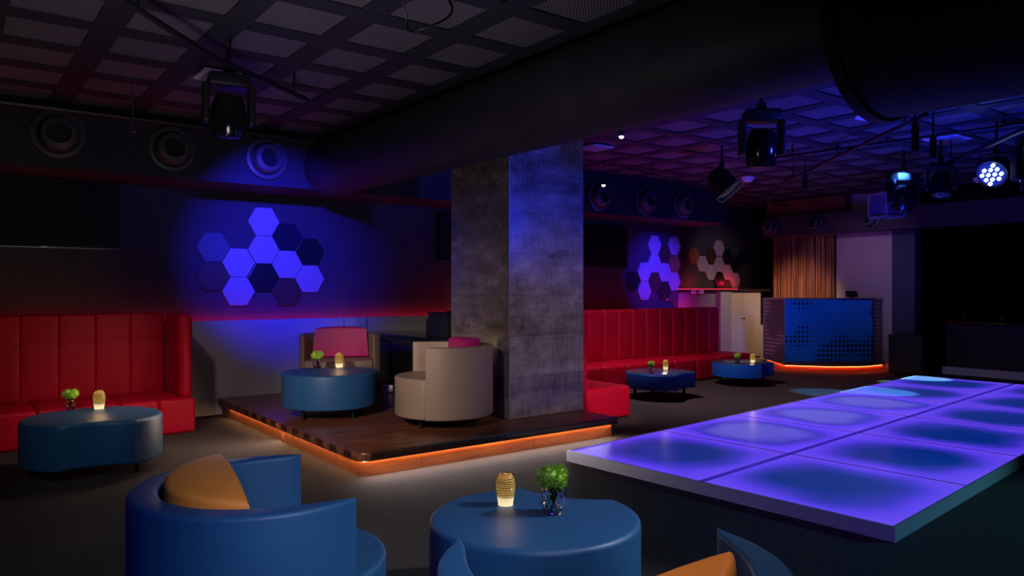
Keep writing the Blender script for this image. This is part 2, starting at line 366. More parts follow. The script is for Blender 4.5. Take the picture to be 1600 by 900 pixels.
# soffit along the back wall, over the screens
b = bm_(); box(b, XL, 11.4, 8.55, 9.4, 2.67, 3.283); struct('trim_2', b, m_soffit)
# bulkhead over the reception and over the dark bar
b = bm_(); box(b, 13.6, 14.0, -1.0, 9.3, 2.56, 2.95); struct('trim_3', b, mat('bulkhead_grey', (.06, .052, .056), .6, noise=.1))
b = bm_(); box(b, 13.75, 14.0, 7.6, 9.3, 2.95, 3.283); struct('trim_4', b, mat('bulkhead_brown', (.22, .07, .03), .6))
# low clad wall behind the seating
b = bm_(); box(b, -4.4, 11.05, 9.2, 9.31, 0, 1.11, .004)
struct('wall_low', b, m_pale)
b = bm_(); box(b, 5.46, 11.07, 8.80, 9.2, 0, 1.06, .004)
struct('wall_ledge', b, mat('ledge_dark', (.05, .04, .045), .6))
# closed end block of the niche (red-lit side face) and its shelf
b = bm_(); box(b, 11.07, 12.21, 9.42, 10.4, 0, 1.42, .003); struct('wall_side', b, mat('niche_grey', (.20, .18, .20), .6))
b = bm_(); box(b, 12.21, 12.55, 9.30, 10.4, 0, 1.42, .003); struct('trim_5', b, m_pale)
b = bm_(); box(b, 11.05, 14.0, 9.37, 10.4, 1.425, 1.475, .003); struct('trim_6', b, mat('shelf_dark', (.03, .02, .02), .3))
# panel joints in the low wall
for x in (4.21, 4.54):
    b = bm_(); box(b, x, x+.008, 9.196, 9.2, .2, 1.105); struct('trim_7', b, m_dark)
b = bm_(); box(b, 13.96, 14.0, -1.0, 5.95, 0, .13, .003); struct('baseboard_right', b, mat('plinth_grey', (.45, .45, .5), .5))

# ------------------------------------------------------------------ raised platform
PX0, PX1, PY0, PY1 = 2.60, 5.44, 5.40, 9.18
def rr_outline(x0, x1, y0, y1, r, corners=(0,)):
    pts = []
    for (cx, cy, a0, idx) in ((x0, y0, 180, 0), (x1, y0, 270, 1), (x1, y1, 0, 2), (x0, y1, 90, 3)):
        if idx in corners:
            ccx = cx+r if idx in (0, 3) else cx-r; ccy = cy+r if idx in (0, 1) else cy-r
            for k in range(9):
                a = R(a0+90*k/8); pts.append((ccx+r*math.cos(a), ccy+r*math.sin(a)))
        else: pts.append((cx, cy))
    return pts
pf = thing('platform', 'low dark timber platform with glowing amber edge under the column', 'platform', (PX0, PY0, 0))
L = lambda pts: [(x-PX0, y-PY0) for x, y in pts]
b = bm_(); prism(b, L(rr_outline(PX0, PX1, PY0, PY1, .13)), .13, .20, .008, 2); finish('platform_top', b, m_wood, pf)
b = bm_(); prism(b, L(rr_outline(PX0+.06, PX1-.03, PY0+.06, PY1, .10)), 0.0, .13); finish('riser', b, m_riser, pf)
b = bm_()
# led strip tucked under the overhang, following the edge
def strip(bm, path, z0, z1, wdt):
    for (a, c) in zip(path, path[1:]):
        a, c = Vector(a), Vector(c); d = (c-a).normalized(); n = Vector((-d.y, d.x, 0))*wdt/2
        vs = [bm.verts.new(p) for p in (a-n, c-n, c+n, a+n)]; top = [bm.verts.new(v.co+Vector((0, 0, z1-z0))) for v in vs]
        bm.faces.new(vs); bm.faces.new(top[::-1])
        for i in range(4): bm.faces.new((vs[i], vs[(i+1)%4], top[(i+1)%4], top[i]))
pth = [(.047, PY1-PY0-.3, .1258)]
for k in range(7):
    a = R(180+90*k/6); pth.append((.147+.10*math.cos(a), .147+.10*math.sin(a), .1258))
pth.append((PX1-PX0-.04, .047, .1258))
strip(b, pth, .1258, .1296, .014); o = finish('led_strip', b, m_warmled, pf, smooth=False); o['label'] = 'warm glowing light strip'

# ------------------------------------------------------------------ column, duct
cl = thing('column', 'square pillar clad in worn grey-brown concrete tiles, rising from the platform corner', 'column', (4.46, 5.92, .2))
b = bm_(); box(b, 0, .99, 0, 1.06, 0.001, 3.08, .004); finish('cladding', b, m_col, cl, smooth=False)
b = bm_(); box(b, -.006, .006, -.006, .006, .001, 3.07); finish('corner_trim', b, mat('trim_bronze', (.25, .22, .22), .4, .5), cl, smooth=False)
dt = thing('ventilation_duct', 'large round dark duct crossing under the ceiling in front of the pillar', 'duct', (3.75, -3.5, 2.95))
b = bm_(); cyl(b, (0, 5.4, 0), (0, 12.04, 0), .345, n=48)
finish('duct_tube', b, m_duct, dt)
b = bm_(); cyl(b, (0, .2, -.125), (0, 5.4, -.125), .475, n=48)
finish('wide_duct_tube', b, m_duct, dt)
b = bm_(); cyl(b, (0, 5.37, -.125), (0, 5.43, -.125), .490, n=48); finish('flange', b, m_dark, dt)
for y in (7.9, 9.6, 11.3): b = bm_(); cyl(b, (0, y, 0), (0, y+.015, 0), .347, n=48); finish('seam_band', b, m_duct, dt)
for y in (1.2, 3.6, 7.6, 10.2):
    b = bm_(); cyl(b, (0, y, .2), (0, y, .335), .01, n=8); finish('hanger', b, m_black, dt)

# ------------------------------------------------------------------ dance floor
A = Vector((math.cos(R(5.7)), math.sin(R(5.7)), 0)); Bv = Vector((math.sin(R(3.2)), -math.cos(R(3.2)), 0)); O = Vector((4.32, 4.91, 0))
TL, TW = 1.37, 1.375
df = thing('dance_floor', 'illuminated modular dance floor of violet-blue glass squares in an aluminium frame', 'dance floor', O)
def P(i, j, z): v = A*i+Bv*j; return Vector((v.x, v.y, z))
def quadbox(bm, i0, i1, j0, j1, z0, z1):
    lo = [bm.verts.new(P(i, j, z0)) for i, j in ((i0, j0), (i1, j0), (i1, j1), (i0, j1))]; hi = [bm.verts.new(P(i, j, z1)) for i, j in ((i0, j0), (i1, j0), (i1, j1), (i0, j1))]
    bm.faces.new(lo); bm.faces.new(hi[::-1])
    for k in range(4): bm.faces.new((lo[k], lo[(k+1)%4], hi[(k+1)%4], hi[k]))
NT = 6; b = bm_()
quadbox(b, 0, NT*TL, 0, .018, 0, .092); quadbox(b, 0, NT*TL, 2*TW-.018, 2*TW, 0, .092)
quadbox(b, 0, .018, .018, 2*TW-.018, 0, .092); quadbox(b, NT*TL-.018, NT*TL, .018, 2*TW-.018, 0, .092)
quadbox(b, .018, NT*TL-.018, .018, 2*TW-.018, 0.005, .055)
finish('frame', b, mat('floor_frame', (.42, .42, .5), .42, .35), df, smooth=False)
b = bm_(); quadbox(b, .018, NT*TL-.018, TW-.024, TW+.024, .055, .090); finish('centre_strip', b, mat('lit_acrylic', (.05, .05, .2), .3, emit=(.02, .012, .30), es=1), df, smooth=False)
for i in range(1, NT):
    for j in range(2):
        b = bm_(); quadbox(b, i*TL-.008, i*TL+.008, .02+j*(TW+.006), TW-.026+j*(TW+.004), .055, .0900); finish('seam', b, mat('seam_dark', (.03, .03, .08), .4), df, smooth=False)
MP = [lit_panel('lit_panel_blue', (.0, .022, .24), .86), lit_panel('lit_panel_violet_sheen', (.10, .09, .62), .95)]  # second material has a pale reflection put into its emission colour
for i in range(NT):
    for j in range(2):
        i0 = i*TL+(.022 if i == 0 else .0085); i1 = (i+1)*TL-(.022 if i == NT-1 else .0085); j0 = .022 if j == 0 else TW+.028; j1 = TW-.028 if j == 0 else 2*TW-.022
        b = bm_(); c0 = P(i0, j0, .056); quadbox(b, i0, i1, j0, j1, .056, .089)
        finish('light_panel', b, MP[1 if (j == 0 and i in (1, 2, 3)) else 0], df, smooth=False)

# ------------------------------------------------------------------ tub chairs
def tub_chair(name, m, label, loc, rz, group):
    t = thing(name, label, 'chair', loc, rz, group)
    Ro, half = .47, R(59); n = 72
    def rin(a):                                   # inner face: thick back, leaf-shaped arm tips
        a = a % (2*PI); aa = min(a, 2*PI-a); u = max(0, min(1, (aa-half)/R(62)))
        return Ro-.010-.098*math.sqrt(max(0, 1-(1-u)**2))**1.15
    out = []; inn = []
    for k in range(n+1):
        a = half+(2*PI-2*half)*k/n
        out.append((Ro*math.cos(a), Ro*math.sin(a))); s = rin(a); inn.append((s*math.cos(a), s*math.sin(a)))
    b = bm_(); rows = []
    for (xo, yo), (xi, yi) in zip(out, inn):
        po, pi_ = Vector((xo, yo, 0)), Vector((xi, yi, 0)); d = (pi_-po); th = d.length; d.normalize(); g = min(.016, th*.42); sec = []
        for q in range(5):
            a = PI/2*q/4; sec.append(po+d*g*(1-math.sin(a))+Vector((0, 0, .10+g*(1-math.cos(a)))))
        for q in range(6):
            a = PI/2*q/5; sec.append(po+d*g*(1-math.cos(a))+Vector((0, 0, .76-g*(1-math.sin(a)))))
        for q in range(6):
            a = PI/2*q/5; sec.append(pi_-d*g*(1-math.sin(a))+Vector((0, 0, .76-g*(1-math.cos(a)))))
        sec.append(pi_+Vector((0, 0, .10)))
        rows.append([b.verts.new(p) for p in sec])
    for A_, B_ in zip(rows, rows[1:]):
        m_n = len(A_)
        for q in range(m_n): b.faces.new((A_[q], A_[(q+1)%m_n], B_[(q+1)%m_n], B_[q]))
    b.faces.new(rows[0]); b.faces.new(rows[-1][::-1])
    finish('back_shell', b, m, t, angle=50)
    b = bm_()
    sp = [(.462*math.cos(2*PI*k/64), .462*math.sin(2*PI*k/64)) for k in range(64)]
    # seat drum: stays inside the shell at the back, runs out to the full circle at the front
    sp = []
    for k in range(96):
        a = 2*PI*k/96; aa = min(a, 2*PI-a)
        r = .468 if aa < half-R(1.5) else rin(a)-.004
        sp.append((r*math.cos(a), r*math.sin(a)))
    prism(b, sp, .102, .47, .022, 4); finish('seat', b, m, t, angle=50)
    b = bm_(); box(b, -.2, .2, -.2, .2, .085, .105); finish('base_plate', b, m_black, t, smooth=False)
    for (x, y) in ((.26, .22), (.26, -.22), (-.26, .22), (-.26, -.22)):
        b = bm_(); cyl(b, (x, y, 0), (x, y, .11), .014, .018, n=12); finish('leg', b, m_legs, t)
    return t
def half_moon(name, m, label, loc, rz, slant, group, h=.33):
    """D-shaped back cushion: flat face to the sitter, curved side to the shell"""
    b = bm_(); pts = []
    rc = .345; a0 = R(73)
    for k in range(31):
        a = PI-a0+2*a0*k/30; pts.append((rc*math.cos(a), rc*math.sin(a)))
    nfr = 8
    x1 = pts[0][0]; yt = pts[0][1]
    for k in range(1, nfr):
        tt = 1-2*k/nfr; pts.append((x1+.006*(1-tt*tt), -yt*tt))
    prism(b, pts, 0, h, .022, 5)
    top = max(b.faces, key=lambda f: f.calc_center_median().z if len(f.verts) > 20 else -1)
    ring = list(top.verts); c0 = top.calc_center_median(); bmesh.ops.delete(b, geom=[top], context='FACES_ONLY')
    for k in (.8, .6, .4, .2):
        nr = [b.verts.new(c0+(v.co-c0)*k) for v in ring] if k == .8 else [b.verts.new(c0+(v.co-c0)*k) for v in base]
        if k == .8: base = ring
        for q in range(len(ring)): b.faces.new((ring[q], ring[(q+1)%len(ring)], nr[(q+1)%len(ring)], nr[q]))
        ring = nr
    b.faces.new(ring)
    rr_ = .35
    for v in b.verts:
        t = max(0, v.co.z)/h; v.co.y *= 1-.09*t
        if t > .5:
            d = min(1, ((v.co.x+.16)/.2)**2*.6+(v.co.y/rr_)**2); v.co.z += .022*(1-d)*min(1, (t-.5)*2)
        v.co.z *= 1+slant*v.co.y/rr_
    o = finish(name, b, m, None, angle=60); tag(o, label, 'cushion', group)
    Mx = Matrix.Translation(loc) @ Matrix.Rotation(rz, 4, 'Z') @ Matrix.Translation((0, 0, .475))
    o.matrix_world = Mx; return o
pc = (3.85, 6.15, .2); pa = (3.76, 8.31, .2); p1 = (.985, 2.88, 0); p3 = (1.442, 1.454, 0)
tub_chair('tub_chair', m_beige, 'taupe tub chair beside the pillar, turned sideways on the platform', pc, R(158.5), 'taupe tub chairs on the platform')
tub_chair('tub_chair', m_beige, 'taupe tub chair facing out from behind the round table, against the pale low wall', pa, R(-118), 'taupe tub chairs on the platform')
tub_chair('tub_chair', m_blue, 'blue tub chair in the left foreground with its curved back to the viewer', p1, R(-8), 'blue tub chairs in the foreground')
tub_chair('tub_chair', m_blue, 'blue tub chair cut by the bottom edge, right of the left foreground chair', p3, R(60), 'blue tub chairs in the foreground')
half_moon('back_cushion', m_magenta, 'magenta cushion in the taupe chair facing out against the low wall', pa, R(-118), 0, 'magenta cushions in the taupe chairs', .34)
half_moon('back_cushion', m_magenta, 'magenta cushion peeking over the rim of the taupe chair beside the pillar', pc, R(158.5), .03, 'magenta cushions in the taupe chairs', .33)
half_moon('back_cushion', m_orange, 'orange half-moon cushion leaning in the left foreground blue chair', p1, R(-8), .10, 'orange cushions in the blue chairs', .315)
half_moon('back_cushion', m_orange, 'orange cushion just showing at the bottom edge in the nearest blue chair', p3, R(60), -.52, 'orange cushions in the blue chairs', .235)

# ------------------------------------------------------------------ round tables with a bite out of the rim
def bite_table(name, m, label, loc, rad, bite, h, zb, bev, group, depth=1.0, topm=None, legr=.02):
    t = thing(name, label, 'table', loc, 0, group)
    ha = R(30.6); cb = rad*math.cos(ha)+math.sqrt(.47**2-(rad*math.sin(ha))**2); pts = []
    for k in range(61):
        a = ha+(2*PI-2*ha)*k/60; pts.append((rad*math.cos(a), rad*math.sin(a)))
    ba = math.asin(rad*math.sin(ha)/.47)
    for k in range(1, 16):
        a = PI+ba-2*ba*k/16; pts.append((cb+.47*math.cos(a), .47*math.sin(a)))
    pts = [(x*math.cos(bite)-y*math.sin(bite), x*math.sin(bite)+y*math.cos(bite)) for x, y in pts]
    b = bm_(); prism(b, pts, zb, h, bev, 5, bev*.7); finish('drum', b, m, t, angle=55)
    if topm:
        b = bm_(); prism(b, [(x*.975, y*.975) for x, y in pts], h+.0005, h+.008, .002, 2); finish('table_top', b, topm, t)
    for k in range(4):
        a = bite+R(52+ (256/3)*k); r = rad*.74; x, y = r*math.cos(a), r*math.sin(a)
        b = bm_(); cyl(b, (x, y, 0), (x, y, zb+.01), legr*.75, legr, n=12); finish('leg', b, m_legs, t)
    return t
T1 = (1.0, 7.02, 0); T2 = (3.18, 7.27, .2); T3 = (2.19, 2.71, 0); T4 = (7.87, 7.0, 0); T5 = (10.0, 7.2, 0)
bite_table('drum_table', m_navy, 'dark blue padded table with concave front by the left red bench', T1, .52, R(-95), .45, .10, .03, 'blue padded tables')
bite_table('drum_table', m_blue, 'round blue padded table on the timber platform', T2, .48, R(62), .45, .11, .025, 'blue padded tables')
bite_table('drum_table', m_blue, 'large round blue padded table in the foreground centre', T3, .485, R(28), .45, .10, .025, 'blue padded tables')
m_tabletop = mat('table_gloss', (.03, .06, .12), .15)
m_blue2 = mat('bright_blue_laminate', (.004, .085, .42), .4)
bite_table('drum_table', m_blue2, 'low blue notched table in front of the right red bench, nearer the pillar', T4, .47, R(-78), .345, .145, .006, 'low blue notched tables', topm=m_tabletop, legr=.026)
bite_table('drum_table', m_blue2, 'low blue notched table at the far end of the right bench, by the reception desk', T5, .47, R(-78), .335, .135, .006, 'low blue notched tables', topm=m_tabletop, legr=.026)

# ------------------------------------------------------------------ candles, vases, plants
def candle(loc, label, s=1.0, power=1.2):
    t = thing('candle_holder', label, 'candle holder', loc, 0, 'ribbed gold candle holders')
    h = .125*s; pr = []
    for k in range(41):
        u = k/40; r = .030+.0085*math.sin(PI*min(1, max(0, u-.02))**1.3)-.008*max(0, u-.85)/.15
        if u > .26: r += .0012*math.sin(u*95)
        pr.append((r*s, .001+u*h))
    b = bm_(); lathe(b, pr+[(.016*s, h*1.0), (.015*s, h*.97)], 32); finish('glass_body', b, m_votive, t)
    b = bm_(); lathe(b, [(.0175*s, h*.995), (.019*s, h*1.012), (.0175*s, h*1.03)], 24); finish('rim', b, mat('dark_bronze', (.06, .04, .01), .3, .8), t)
    b = bm_()
    for k in range(9):
        z = h*(.32+.07*k); u = z/h; r = (.0312+.0085*math.sin(PI*max(0, u-.02)**1.3)-.008*max(0, u-.85)/.15)*s
        ring = [Vector((r*math.cos(2*PI*q/28), r*math.sin(2*PI*q/28), z+.0015*math.sin(2*PI*q/28+k))) for q in range(29)]
        tube(b, ring, .0013*s, 5)
    finish('wire_band', b, mat('bronze_wire', (.05, .03, .01), .4, .6), t)
    point('candle_light', (loc[0], loc[1]-.0, loc[2]+.15*s), power, (1, .62, .28), .03)
    return t
def vase(loc, label, plabel, s=1.0):
    b = bm_(); lathe(b, [(.026*s, .001), (.040*s, .025*s), (.045*s, .045*s), (.038*s, .072*s), (.032*s, .088*s), (.028*s, .088*s), (.034*s, .070*s), (.040*s, .045*s), (.034*s, .022*s), (.02*s, .010*s)], 9, faceted=True)
    o = finish('glass_vase', b, m_glass, None, smooth=False); o.location = loc; o.rotation_euler = (0, 0, .3); tag(o, label, 'vase', 'faceted glass vases')
    t = thing('green_bouquet', plabel, 'plant', (loc[0], loc[1], loc[2]+.012*s), 0, 'green tufts in glass vases')
    b = bm_(); rnd = random.Random(int(loc[0]*100)+5)
    balls = [(Vector((-.018, .0, .105)), .040), (Vector((.024, .004, .108)), .036), (Vector((.002, -.012, .092)), .036)]
    for c, r in balls:
        bmesh.ops.create_icosphere(b, subdivisions=2, radius=r*.80*s, matrix=Matrix.Translation(c*s))
        for k in range(330):
            d = Vector((rnd.gauss(0, 1), rnd.gauss(0, 1), rnd.gauss(0, 1)+.25)).normalized(); q = d.orthogonal().normalized()
            p = c*s+d*r*.68*s; tip = c*s+d*(r*(1.0+.16*rnd.random()))*s; wv = .0019*s
            v = [b.verts.new(p+q*wv), b.verts.new(p-q*wv*.5+d.cross(q)*wv), b.verts.new(p-q*wv*.5-d.cross(q)*wv), b.verts.new(tip)]
            b.faces.new((v[0], v[1], v[3])); b.faces.new((v[1], v[2], v[3])); b.faces.new((v[2], v[0], v[3]))
    finish('foliage', b, m_green, t, smooth=False)
    b = bm_()
    for c, r in balls: cyl(b, (c.x*.2*s, c.y*.2*s, .0), (c.x*.7*s, c.y*.7*s, .085*s), .004*s, n=6)
    finish('stem', b, m_green, t)
zT = .451
def onto(px, py, base, h): p = at(px, py, base+h); return (p.x, p.y, base+h)
candle(onto(790, 789, 0, .4505), 'glowing ribbed gold candle glass on the foreground round table', 1.2, .45)
candle(onto(155, 639, 0, .4505), 'glowing gold candle glass on the dark table by the left red bench', 1.25, 1.0)
candle(onto(530, 574, .2, .4505), 'glowing gold candle glass on the platform table', 1.2, 1.0)
candle(onto(1040, 577, 0, .354), 'glowing gold candle glass on the notched table nearer the pillar', 1.05, .6)
candle(onto(1176, 566, 0, .344), 'glowing gold candle glass on the far notched table', 1.05, .6)
vase(onto(864, 802, 0, .4505), 'faceted clear glass vase on the foreground round table', 'bright green tuft in the vase on the foreground table', 1.45)
vase(onto(110, 640, 0, .4505), 'faceted clear glass vase on the dark table by the left red bench', 'round green tuft in the vase by the left red bench', 1.15)
vase(onto(496, 576, .2, .4505), 'faceted clear glass vase on the platform table', 'green tuft in the vase on the platform table', 1.2)
vase(onto(1017, 583, 0, .354), 'small clear glass vase on the notched table nearer the pillar', 'green tuft in the vase on the notched table nearer the pillar', 1.05)
vase(onto(1152, 568, 0, .344), 'small clear glass vase on the far notched table', 'green tuft in the vase on the far notched table', 1.05)

# ------------------------------------------------------------------ red benches
def bench_left():
    t = thing('banquette', 'long tufted red leather banquette along the wall at the left', 'banquette', (-1.0, 8.25, 0))
    ox, oy = -1.0, 8.25; xe = 2.12
    step = .338; k = 0; x = xe-.13
    while x > -3.2:
        x0 = x-step
        b = bm_(); rbox(b, x0-ox+.002, x-ox-.002, .80, .928, .34, 1.22, .016, .008, (.63, .92), .010); finish('back_cushion', b, m_red, t, angle=80)
        x = x0; k += 1
    x = xe; st = .352
    while x > -3.2:
        x0 = x-st
        b = bm_(); rbox(b, x0-ox+.001, x-ox-.001, 0, .80, .0, .355, .03, .008); finish('seat_cushion', b, m_red, t, angle=80)
        x = x0
    b = bm_(); rbox(b, xe-.13-ox, xe-ox, .10, .80, .34, 1.22, .055, .01, (.63, .92), .010); finish('end_cushion', b, m_red, t, angle=80)
    return t
bench_left()
def bench_right():
    ox, oy = 5.46, 6.15
    t = thing('banquette', 'long channelled red leather banquette with return arm, right of the pillar', 'banquette', (ox, oy, 0))
    x = 11.1-ox; st = .318
    while x > .16:
        x0 = max(x-st, .14)
        b = bm_(); rbox(b, x0+.002, x-.002, 2.33, 2.60, .34, 1.15, .04, .010, (), .01); finish('back_cushion', b, m_red, t, angle=80)
        x = x0
    x = 11.25-ox; st = .52
    while x > .97:
        x0 = max(x-st, .96)
        b = bm_(); rbox(b, x0+.001, x-.001, 1.70, 2.36, .0, .365, .04, .008); finish('seat_cushion', b, m_red, t, angle=80)
        x = x0
    b = bm_(); rbox(b, .14, .96, 0, 1.2, 0, .365, .045, .008); finish('seat_cushion', b, m_red, t, angle=80)
    b = bm_(); rbox(b, .14, .96, 1.2, 2.36, 0, .365, .045, .008); finish('seat_cushion', b, m_red, t, angle=80)
    b = bm_(); rbox(b, .02, .15, -.13, 2.6, .30, 1.19, .04, .012, (.78,), .01); finish('end_cushion', b, m_red, t, angle=80)
    b = bm_(); rbox(b, 0.01, .15, -.13, .5, 0.0, .31, .02, .0); finish('end_base', b, m_red, t, angle=80)
bench_right()

# ------------------------------------------------------------------ glowing red strips above the low wall
for x0, x1, z, lab in ((-.3, 8.2, 1.075, 'glowing red light strip along the top of the pale low wall'), (8.25, 11.0, 1.075, 'glowing red light strip behind the right banquette')):
    yy = 9.335 if x0 < 0 else 8.87
    b = bm_(); box(b, x0 if x0 < 0 else 5.7, x1, yy, yy+.02, z, z+.012); o = finish('led_strip', b, m_redled, None, False); tag(o, lab, 'light strip', 'red light strips on the back wall')
b = bm_(); box(b, 11.1, 13.1, 9.55, 9.562, 1.476, 1.482); o = finish('led_strip', b, mat('red_led_dim', (.5, 0, .02), .4, emit=(1, .02, .06), es=4), None, False); tag(o, 'glowing red light strip on the shelf of the niche', 'light strip', 'red light strips on the back wall')
point('niche_glow_fill', (12.6, 10.2, 1.58), 2.2, (1, .02, .10), .03); point('niche_glow_fill', (13.9, 10.2, 1.6), 2.2, (1, .01, .05), .03)  # unseen points added to strengthen the red glow on the niche wall
spot('spot_niche', (12.4, 8.2, 3.1), (13.5, 10.4, 2.0), 45, (.95, .72, .9), 50, 1, .1)
point('niche_red_fill', (11.2, 9.1, 1.0), 8, (1, .01, .06), .02)  # hidden point added behind the bench, reddens the edge of the niche block

# ------------------------------------------------------------------ dark counter behind the platform seats
ct = thing('counter', 'black gloss-topped counter between the pillar and the pale low wall', 'counter', (4.5, 7.0, .2))
b = bm_(); box(b, .04, .6, 0, 2.18, 0.0, .69, .003); finish('body', b, m_dark, ct, False)
b = bm_(); box(b, 0, .64, 0, 2.185, .69, .72, .003); finish('countertop', b, m_blackgloss, ct, False)
b = bm_(); box(b, .03, .04, .25, 2.1, .10, .60, .002); finish('door', b, m_blackgloss, ct, False)
bx = at(668, 524, .921)
t = thing('storage_box', 'black upright box standing on the black counter beside the pillar', 'box', (4.70, 7.45, .921))
b = bm_(); box(b, 0, .32, 0, .42, 0, .27, .006); finish('body', b, m_dark, t, False)
b = bm_(); box(b, -.006, .326, -.006, .426, .27, .285, .003); finish('lid', b, m_black, t, False)
t = thing('power_outlet', 'small white outlet block on the platform at the foot of the counter', 'power outlet', (4.44, 8.35, .201))
b = bm_(); box(b, -.02, .04, 0, .16, 0, .09, .004); finish('body', b, m_white, t, False)
b = bm_(); box(b, -.024, -.02, .03, .13, .02, .07, .001); finish('socket_plate', b, m_pale, t, False)

# ------------------------------------------------------------------ televisions
def tv(x0, x1, z0, z1, label):
    t = thing('television', label, 'television', (x0, 9.395, z0), 0, 'dark wall televisions'); W_, H_ = x1-x0, z1-z0
    b = bm_(); box(b, 0, W_, -.085, -.03, 0, H_, .006); finish('housing', b, m_black, t, False)
    b = bm_(); box(b, .018, W_-.018, -.088, -.085, .028, H_-.018); finish('screen', b, m_screen, t, False)
    b = bm_(); box(b, W_*.3, W_*.7, -.03, -.001, H_*.3, H_*.7); finish('wall_bracket', b, m_black, t, False)
    b = bm_(); box(b, .02, W_-.02, -.088, -.085, .006, .011); finish('lower_trim', b, m_chrome, t, False)
    b = bm_(); box(b, W_*.5-.03, W_*.5+.03, -.09, -.085, .012, .022); finish('badge', b, m_chrome, t, False)
tv(.14, 1.60, 1.92, 2.66, 'large dark television at the far left under the soffit')
tv(5.76, 7.16, 1.88, 2.60, 'dark television mostly hidden behind the left side of the pillar')
tv(8.2, 9.62, 1.85, 2.56, 'dark television just right of the pillar')

# ------------------------------------------------------------------ hexagonal wall tiles
HM = {'pale': mat('hex_pale', (.34, .29, .32), .75, noise=.06, nscale=60), 'grey': mat('hex_grey', (.08, .10, .11), .7, noise=.08, nscale=60),
      'brown': mat('hex_brown', (.06, .025, .018), .5, noise=.2), 'copper': mat('hex_copper', (.45, .17, .07), .4, .5, noise=.2),
      'black': mat('hex_black', (.012, .013, .016), .35), 'navy': mat('hex_navy', (.02, .022, .035), .15), 'mirror': mat('hex_mirror', (.22, .16, .14), .08, .85)}
HN = {'pale': 'pale felt', 'grey': 'mid grey', 'brown': 'dark brown', 'copper': 'coppery', 'black': 'black', 'navy': 'dark glossy', 'mirror': 'mirror-glossy bronze'}
def hexes(lst, y, wx, hz, group):
    for (x, z, c, lab) in lst:
        pts = [(wx/2, 0), (wx/4, hz/2), (-wx/4, hz/2), (-wx/2, 0), (-wx/4, -hz/2), (wx/4, -hz/2)]
        b = bm_(); k = .985
        fr = [b.verts.new((p*k, -.03, q*k)) for p, q in pts]; mid = [b.verts.new((p*(k+.0), -.024, q*k)) for p, q in pts]; bk = [b.verts.new((p*k, 0, q*k)) for p, q in pts]
        fr2 = [b.verts.new((p*(k-.03), -.032, q*(k-.03))) for p, q in pts]
        b.faces.new(fr2)
        for A_, B_ in ((fr2, fr), (fr, mid), (mid, bk)):
            for i in range(6): b.faces.new((A_[i], A_[(i+1)%6], B_[(i+1)%6], B_[i]))
        b.faces.new(bk[::-1])
        o = finish('hexagon_panel', b, HM[c], None, False); o.location = (x, y-.002, z); tag(o, lab, 'wall panel', group)
hexes([(3.22, 2.33, 'pale', 'pale hexagon at the very top of the left wall cluster'),
 (3.22, 1.98, 'pale', 'pale hexagon directly below the topmost one in the left cluster'),
 (3.22, 1.63, 'black', 'black glossy hexagon at the bottom of the middle column, left cluster'),
 (2.91, 1.81, 'pale', 'pale hexagon in the second column from the left, upper one, left cluster'),
 (2.91, 1.46, 'pale', 'pale hexagon at the bottom of the second column, left cluster'),
 (2.61, 1.99, 'grey', 'dim grey hexagon at the upper left end of the left cluster'),
 (2.61, 1.64, 'brown', 'dark brown hexagon under the dim grey one at the left end of the left cluster'),
 (3.52, 2.15, 'navy', 'dark glossy hexagon with small highlights, right of the topmost ones in the left cluster'),
 (3.52, 1.80, 'pale', 'brightest pale hexagon under the dark glossy one in the left cluster'),
 (3.52, 1.45, 'brown', 'dark brownish hexagon at the bottom of the fourth column, left cluster'),
 (3.82, 1.97, 'black', 'dark hexagon at the upper right end of the left cluster'),
 (3.82, 1.62, 'pale', 'pale hexagon at the lower right end of the left cluster')], 9.4, .40, .35, 'hexagon panels, left cluster')
hexes([(10.39, 2.29, 'pale', 'pale hexagon standing highest at left in the cluster above the right banquette'),
 (10.93, 2.29, 'pale', 'pale hexagon standing highest at right in the cluster above the right banquette'),
 (10.66, 2.13, 'brown', 'brown hexagon between the two highest pale ones above the right banquette'),
 (10.39, 1.95, 'pale', 'pale hexagon under the highest left one above the right banquette'),
 (10.93, 1.95, 'copper', 'coppery hexagon under the highest right one above the right banquette'),
 (10.12, 1.79, 'pale', 'pale hexagon in the left column, upper one, above the right banquette'),
 (10.66, 1.79, 'pale', 'bright pale hexagon in the third column above the right banquette'),
 (10.39, 1.62, 'brown', 'greyish brown hexagon in the middle of the cluster above the right banquette'),
 (10.93, 1.62, 'pale', 'pale hexagon at the lower right end of the cluster above the right banquette'),
 (10.12, 1.45, 'pale', 'pale hexagon lowest in the left column above the right banquette'),
 (10.66, 1.45, 'mirror', 'shiny bronze hexagon at the bottom of the cluster above the right banquette'),
 (9.82, 1.62, 'black', 'black hexagon at the far left of the cluster above the right banquette')], 9.4, .36, .34, 'hexagon panels above the right banquette')
